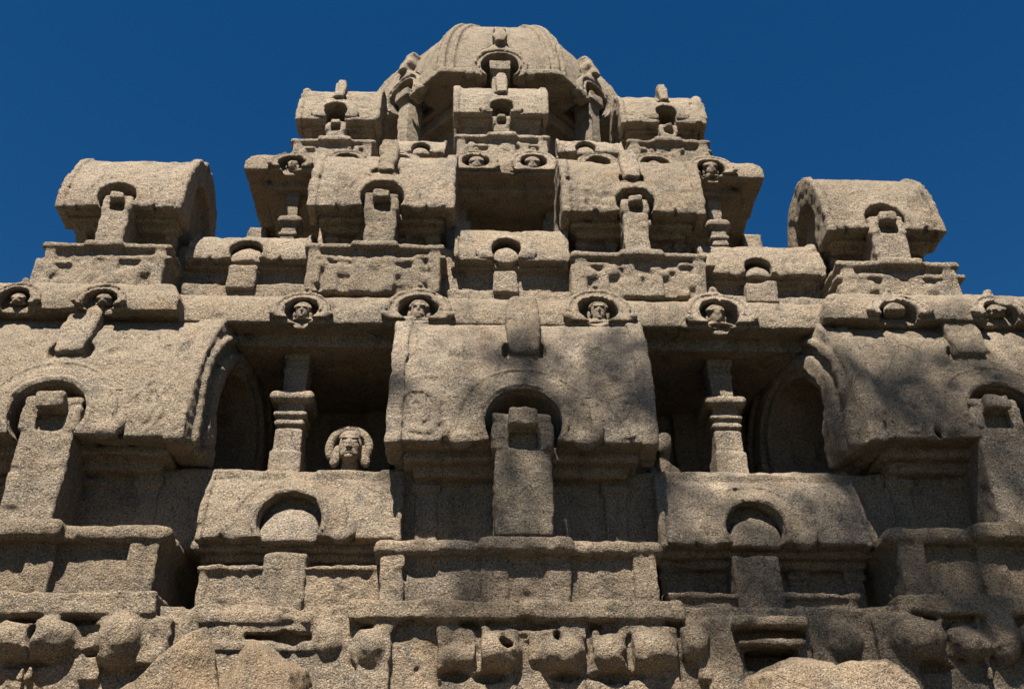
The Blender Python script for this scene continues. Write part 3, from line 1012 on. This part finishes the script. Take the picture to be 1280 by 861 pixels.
# ---------- third row of shrines
Y3 = 9.15
A3 = dict(h=.018, mat=STONE_TOP, amp=1.0)
pavilion(370, 473, 150, 113, Y3, 1.1, 175, (420, 139, 13), (408, 431, 150), (417, 431, 100, 122), wall_in=.32, **A3)
plinth(362, 470, 172, 178, 200, Y3 - .02, 1.1, mid=(397, 440), h=.02, mat=STONE_TOP, lumps=3, seed=12)
pavilion(777, 883, 154, 121, Y3, 1.1, 176, (833, 142, 13), (825, 846, 154), (824, 836, 106, 126), wall_in=.32, **A3)
plinth(783, 890, 173, 179, 202, Y3 - .02, 1.1, mid=(818, 852), h=.02, mat=STONE_TOP, lumps=3, seed=14)
pavilion(567, 685, 142, 110, Y3 - .05, .9, 170, (627, 134, 12), (617, 637, 144), (620, 634, 92, 116), wall_in=.2, **A3)
plinth(567, 689, 167, 173, 198, Y3 - .07, 1.1, mid=(608, 646), h=.02, mat=STONE_TOP, lumps=3, seed=15)
A3p = dict(h=.02, mat=STONE_TOP, tymp=True, ends=False, capital=False, holes=False, wall_in=.22, end_in=.95, scroll=False)
pavilion(492, 556, 191, 176, Y3 + .1, .6, 205, (526, 187, 11), None, None, arch_peak=2.4, **A3p)
pavilion(698, 780, 191, 176, Y3 + .1, .6, 205, (732, 186, 12), None, None, arch_peak=2.4, **A3p)
z3fl = WZ(628, 194, 9.45)
neckR = 1.2

# ---------- neck and dome
DX = WX(625, 95, 9.7)
DZ = WZ(624, 97, 9.75)
DA = 1.87
DYc = YC
def oct_m(x, y):
    ax_, ay_ = np.abs(x - DX), np.abs(y - DYc)
    return np.maximum(np.maximum(ax_, ay_), (ax_ + ay_) * .70711)

def neck(x, y, z):
    m = oct_m(x, y)
    d = smax(m - neckR, np.maximum(z3fl - .4 - z, z - DZ - .2), .02)
    for zz, a, hh in ((DZ - .1, .2, .1), (DZ - .55, .06, .05), (z3fl + .35, .12, .12)):
        d = np.minimum(d, np.maximum(m - neckR - a, np.abs(z - zz) - hh))
    return d
neck.bb = (DX - 1.8, DYc - 1.8, z3fl - .4, DX + 1.8, DYc + 1.8, DZ + .2)
def terrace(x, y, z):
    m = np.maximum(np.abs(x - xc3), np.abs(y - YC3))
    d = smax(m - 2.2, np.maximum(c3z + .2 - z, z - z3fl), .03)
    return d
terrace.bb = (xc3 - 2.6, YC3 - 2.6, c3z + .2, xc3 + 2.6, YC3 + 2.6, z3fl)
part('terrace', terrace, .03, STONE_TOP, None, 1.0, clip=(xc3 - 2.6, YC3 - 2.6, c3z + .2, xc3 + 2.6, YC3 + 1, z3fl + .02))
part('dome_neck', neck, .024, STONE_TOP, None, 1.0)
DH = 2.25
def dsurf(x, y, z):
    m = oct_m(x, y)
    w = z - DZ
    k = np.sqrt((m / DA) ** 2 + (w / DH) ** 2)
    g = np.sqrt((m / DA ** 2) ** 2 + (w / DH ** 2) ** 2) + 1e-3
    return np.maximum(k * (k - 1) / g, -.8)
def domef(x, y, z):
    d = smax(dsurf(x, y, z), DZ - z, .03)
    # paired ribs beside each corner
    an = np.arctan2(y - DYc, x - DX)
    u = np.abs(np.mod(an + R(22.5), R(45)) - R(22.5))      # 0 at face middle, 22.5 deg at corner
    rad = np.sqrt((x - DX) ** 2 + (y - DYc) ** 2)
    off = (R(22.5) - u) * rad
    rib = np.maximum(np.minimum(np.abs(off - .13) - .026, np.abs(off - .0) - .035), dsurf(x, y, z) - .042)
    rib = np.maximum(rib, np.maximum(DZ - z, -(dsurf(x, y, z) + .06)))
    # row of worn scrolls near the eave
    fl = np.maximum(np.abs(np.mod(u * rad, .26) - .13) - .085, np.abs(z - DZ - .2) - .1)
    fl = np.maximum(np.maximum(fl, dsurf(x, y, z) - .006), -(dsurf(x, y, z) + .06))
    # hollow soffit
    m = oct_m(x, y)
    lip = smax(m - DA - .06, np.abs(z - DZ - .05) - .05, .03)
    return smin(np.minimum(d, lip), rib, .012)
domef.bb = (DX - 2.1, DYc - 2.1, DZ - .02, DX + 2.1, DYc + 2.1, DZ + DH + .05)
dcuts = []
arches8 = []
for k in range(8):
    a = R(-90 + 45 * k)
    arches8.append((math.cos(a), math.sin(a)))
dr = abs(WX(623 + 23, 85, 9.75) - WX(623, 85, 9.75))
daz = WZ(623, 88, 9.75)
def rot_arch(ca, sa, inner):
    """dome arch on the face whose outward normal is (ca, sa)"""
    def loc(x, y):
        u = (x - DX) * ca + (y - DYc) * sa          # outward
        v = -(x - DX) * sa + (y - DYc) * ca
        return u, v
    if inner:
        def f(x, y, z):
            u, v = loc(x, y)
            c_ = np.sqrt(v ** 2 + (z - daz) ** 2) - dr
            b = np.maximum(np.abs(v) - dr * .84, np.maximum(DZ - .3 - z, z - daz))
            return np.maximum(np.minimum(c_, b), np.maximum(DA - .4 - u, u - DA - .5))
        f.bb = (DX - 2.3, DYc - 2.3, DZ - .3, DX + 2.3, DYc + 2.3, daz + dr)
        return f
    else:
        base = arch_relief(lambda x, y, z: dsurf(x, y, z), 0, daz, dr, DZ, daz + dr * 2.2, .07, -1, 1, ears=False)
        def f(x, y, z):
            u, v = loc(x, y)
            dxx = np.abs(v)
            rr = np.sqrt(dxx ** 2 + (z - daz) ** 2)
            bandd = np.maximum(np.maximum(rr - dr * 1.5, dr * 1.03 - rr), daz - dr * .8 - z)
            uu = np.clip((z - daz - dr * 1.1) / (dr * 1.1), 0, 1)
            crest = np.maximum(dxx - dr * ((1 - uu) ** 1.6 + .18), np.maximum(z - daz - dr * 2.2, daz + dr * 1.05 - z))
            s = np.minimum(bandd, crest)
            sd_ = dsurf(x, y, z)
            d = np.maximum(smax(s, sd_ - .085 + .03 * (np.abs(rr - dr * 1.22) < .02), .015), -(sd_ + .12))
            fin = smax(smax(dxx - dr * (.36 + .07 * np.sin((z - daz) * 22)), np.abs(u - DA + .14 + (z - daz - dr * 2) * .35) - .24, .04), np.maximum(daz + dr * 1.8 - z, z - daz - dr * 3.6), .05)
            ear = np.sqrt(((dxx - dr * 1.6) / 1.2) ** 2 + (z - daz + dr * .5) ** 2 + (u - DA) ** 2) - dr * .3
            d = np.minimum(np.minimum(d, fin), ear)
            return np.maximum(d, -u)
        mx, my = DX + ca * DA, DYc + sa * DA
        f.bb = (mx - .75, my - .75, DZ, mx + .75, my + .75, daz + dr * 3.9)
        return f
for k in (0, 1, 2, 6, 7):
    dcuts.append(rot_arch(*arches8[k], True))
    for sg in (-1, 1):
        ca, sa = arches8[k]
        dcuts.append(ell(DX + ca * (DA - .06) - sa * sg * dr * .5, DYc + sa * (DA - .06) + ca * sg * dr * .5, daz + dr * 1.95, .05, .05, .12))
dome = part('dome', SUB(domef, dcuts), .019, STONE_TOP, None, .75, clip=(DX - 2.1, DYc - 2.1, DZ - .02, DX + 2.1, DYc + 2.1, DZ + DH + .05))
for k in (0, 1, 2, 6, 7):
    ca, sa = arches8[k]
    part('dome_arch', rot_arch(ca, sa, False), .02, STONE_TOP, dome, .8)
# posts standing in the dome's arches
def dome_post(k):
    ca, sa = arches8[k]
    px_, py_ = DX + ca * (DA - .02), DYc + sa * (DA - .02)
    zt = daz + dr * .35
    w = dr * .42
    def f(x, y, z):
        u = (x - px_) * ca + (y - py_) * sa
        v = -(x - px_) * sa + (y - py_) * ca
        d = np.maximum(np.abs(v) - w, np.maximum(np.abs(u + .12) - .14, np.maximum(z - zt, z3fl - z)))
        capb = np.maximum(np.abs(v) - w * 1.3, np.maximum(np.abs(u + .08) - .16, np.abs(z - zt + .08) - .08))
        step = np.maximum(np.abs(v) - w * 1.6, np.maximum(np.abs(u + .1) - .2, np.maximum(z - z3fl - .5, z3fl - .1 - z)))
        return np.minimum(np.minimum(d, capb), step)
    f.bb = (px_ - .5, py_ - .5, z3fl - .1, px_ + .5, py_ + .5, zt)
    part('dome_post', f, .018, STONE_TOP, None, .9)
for k in (0, 1, 7):
    dome_post(k)

# ------------------------------------------------------------------ loose boulders on the shelf
def boulder(label, peak, planes, half, Y):
    """broken rock: flat fracture faces, each (normal x, y, z, distance from the peak)"""
    x, z = W(peak[0], peak[1], Y)
    zb = zshelf - .05
    N = [np.array(p[:3]) / np.linalg.norm(p[:3]) for p in planes]
    def f(xx, y, zz):
        w_ = .03 * vnoise(xx, y, zz + 3, .2)
        d = zb - zz
        for n, p in zip(N, planes):
            d = smax(d, (xx - x) * n[0] + (y - Y) * n[1] + (zz - z) * n[2] - p[3] + w_, .012)
        return d
    f.bb = (x - half, Y - .5, zb, x + half, Y + .5, z + .05)
    v, q = extract(f, .012, 1.3)
    o = link_mesh('boulder', v, q, ROCKM)
    o['label'] = label
    o['category'] = 'boulder'
    o['group'] = 'loose rocks along the foot of the tower'
    return o
boulder('broken angular rock with a ridge down its middle, at the lower left corner', (243, 794),
        [(-.62, -.35, .75, .0), (.55, -.75, .4, .0), (.9, .1, .35, .08), (0, .9, .3, .12), (-.95, -.1, .2, .3), (-.2, -.95, .15, .22)], .6, 6.62)
boulder('low wedge of broken rock under the left arched panel', (318, 806),
        [(.42, -.3, .85, .0), (-.75, -.45, .45, .03), (.9, -.2, .2, .27), (0, .9, .3, .15), (.05, -.95, .25, .16)], .5, 6.66)
boulder('wide rounded tan rock below the small dark recess on the right', (996, 823),
        [(-.3, -.3, .9, .0), (.12, -.35, .93, .0), (.5, -.3, .8, .12), (-.75, -.3, .6, .2), (0, -.9, .4, .16), (.9, -.2, .2, .36), (-.9, -.2, .2, .27), (.8, -.3, .5, .15), (0, .9, .3, .12)], .45, 6.75)
boulder('small dark-topped rock beside the wide rounded one', (1094, 826),
        [(-.15, -.2, .95, .0), (.5, -.4, .75, .04), (-.8, -.3, .5, .15), (.1, -.95, .2, .14), (.95, -.1, .2, .15), (0, .9, .3, .12)], .4, 6.6)

# ------------------------------------------------------------------ tree behind the viewer that dapples the right side
SUN_EL, SUN_AZ = R(58), R(15)      # azimuth: to the left of straight behind the camera
to_sun = Vector((-math.sin(SUN_AZ) * math.cos(SUN_EL), -math.cos(SUN_AZ) * math.cos(SUN_EL), math.sin(SUN_EL)))


def shade_tree():
    rg = np.random.default_rng(21)
    root = bpy.data.objects.new('tree', None); col.objects.link(root)
    root.location = (5.2, .3, 0)
    root['label'] = 'tall sparse tree standing to the right of the viewer and dappling the temple with shade'
    root['category'] = 'tree'
    bark = bpy.data.materials.new('bark'); bark.use_nodes = True
    bark.node_tree.nodes['Principled BSDF'].inputs['Base Color'].default_value = (.13, .1, .07, 1)
    leafm = bpy.data.materials.new('leaf'); leafm.use_nodes = True
    leafm.node_tree.nodes['Principled BSDF'].inputs['Base Color'].default_value = (.05, .09, .03, 1)
    # clumps: where on the facade their shade falls, how wide, how many leaves
    spots = [(1010, 610, .5, 90), (920, 640, .4, 60), (1110, 450, .32, 110), (1150, 500, .34, 110), (1215, 420, .3, 90), (1230, 690, .55, 110), (1130, 690, .5, 90),
             (1180, 780, .6, 130), (960, 770, .5, 80), (1040, 760, .45, 80), (812, 470, .2, 60), (760, 385, .22, 60), (830, 375, .22, 60), (690, 560, .35, 70), (650, 690, .3, 60),
             (600, 690, .2, 40), (490, 470, .13, 30), (1060, 540, .4, 110), (1250, 560, .4, 60), (560, 760, .25, 40), (880, 700, .3, 60), (650, 410, .18, 60), (600, 460, .5, 90), (720, 480, .5, 110), (780, 530, .35, 60), (1030, 440, .25, 90),
             (1320, 600, .6, 100), (1350, 460, .5, 120), (1330, 750, .6, 120)]
    cl = []
    for px, py, r, n in spots:
        x, z = W(px, py, 6.95)
        t_ = 16.5 + rg.uniform(-1.5, 1.5)
        cl.append((Vector((x, 6.95, z)) + to_sun * t_, r, n))
    V, Q = [], []
    for c, r, n in cl:
        for i in range(int(n * 1.25)):
            p = np.array(c) + rg.normal(size=3) * np.array([r, r, r]) * .68
            a = rg.normal(size=3); a /= np.linalg.norm(a)
            b = rg.normal(size=3); b -= a * (a @ b); b /= np.linalg.norm(b)
            L_, w_ = rg.uniform(.06, .11), rg.uniform(.025, .045)
            k = len(V)
            V += [p - a * L_, p + b * w_, p + a * L_, p - b * w_]
            Q.append((k, k + 1, k + 2, k + 3))
    link_mesh('crown', np.array(V), np.array(Q), leafm, root, smooth=False)
    # trunk and limbs
    hub = Vector((3.4, -.6, 15.0))
    pts = [Vector((5.2, .3, -.05)), Vector((5.3, .2, 5)), Vector((4.8, -.1, 10)), hub]
    rads = [.26, .2, .15, .1]
    V, Q = [], []
    def tube(P, Rd):
        k0 = len(V)
        for p, r in zip(P, Rd):
            for j in range(8):
                a = j * math.pi / 4
                V.append((p.x + r * math.cos(a), p.y + r * math.sin(a), p.z))
        for i in range(len(P) - 1):
            for j in range(8):
                Q.append((k0 + i * 8 + j, k0 + i * 8 + (j + 1) % 8, k0 + i * 8 + 8 + (j + 1) % 8, k0 + i * 8 + 8 + j))
    tube(pts, rads)
    for i, (c, r, n) in enumerate(cl):
        st = hub if i % 2 else pts[2].lerp(hub, .6)
        md = st.lerp(c, .55) + Vector((0, 0, .25))
        tube([st - Vector((0, 0, .2)), md, c], [.04, .025, .008])
    link_mesh('trunk', np.array(V), np.array(Q), bark, root)
shade_tree()

# ------------------------------------------------------------------ ground
def ground_sheet():
    m = bpy.data.materials.new('sandy_ground'); m.use_nodes = True
    t = m.node_tree; bs = t.nodes['Principled BSDF']; bs.inputs['Roughness'].default_value = .95
    g = t.nodes.new('ShaderNodeNewGeometry')
    n = nd(t, 'ShaderNodeTexNoise', Scale=.8, Detail=8.0); t.links.new(g.outputs['Position'], n.inputs['Vector'])
    c = ramp(t, n.outputs[0], [(.3, (.02, .018, .011)), (.7, (.042, .036, .022))])
    t.links.new(c, bs.inputs['Base Color'])
    n2 = nd(t, 'ShaderNodeTexNoise', Scale=14.0, Detail=5.0); t.links.new(g.outputs['Position'], n2.inputs['Vector'])
    b = nd(t, 'ShaderNodeBump', Strength=.6, Distance=.05); t.links.new(n2.outputs[0], b.inputs['Height']); t.links.new(b.outputs[0], bs.inputs['Normal'])
    s = 2000
    v = np.array([[-s, -s, 0], [s, -s, 0], [s, s, 0], [-s, s, 0]], F4)
    o = link_mesh('ground', v, np.array([[0, 1, 2, 3]]), m, None, (0, 0, 0))
    o['kind'] = 'structure'
ground_sheet()

# ------------------------------------------------------------------ light
ld = bpy.data.lights.new('sun', 'SUN')
ld.energy = 5.0
ld.angle = R(.65)
ld.color = (1, .93, .82)
sun = bpy.data.objects.new('sun', ld); col.objects.link(sun)
sun.rotation_euler = to_sun.to_track_quat('Z', 'Y').to_euler()
sun.location = to_sun * 60

w = bpy.data.worlds.new('World'); scn.world = w; w.use_nodes = True
t = w.node_tree
bg = t.nodes['Background']
sky = t.nodes.new('ShaderNodeTexSky'); sky.sky_type = 'NISHITA'; sky.sun_disc = False
sky.sun_elevation = SUN_EL
sky.sun_rotation = math.atan2(to_sun.x, to_sun.y)
sky.air_density = 1.0; sky.dust_density = .2; sky.ozone_density = 3.0
hs = t.nodes.new('ShaderNodeHueSaturation'); hs.inputs['Saturation'].default_value = 1.37; hs.inputs['Hue'].default_value = .502; hs.inputs['Value'].default_value = .50
t.links.new(sky.outputs[0], hs.inputs['Color'])
t.links.new(hs.outputs[0], bg.inputs['Color'])
bg.inputs['Strength'].default_value = .05

scn.view_settings.view_transform = 'Standard'
scn.view_settings.look = 'None'
scn.view_settings.exposure = 1.66
scn.view_settings.gamma = 1
scn.render.engine = 'CYCLES'
scn.cycles.max_bounces = 5
scn.cycles.diffuse_bounces = 1
print('faces', NF[0])
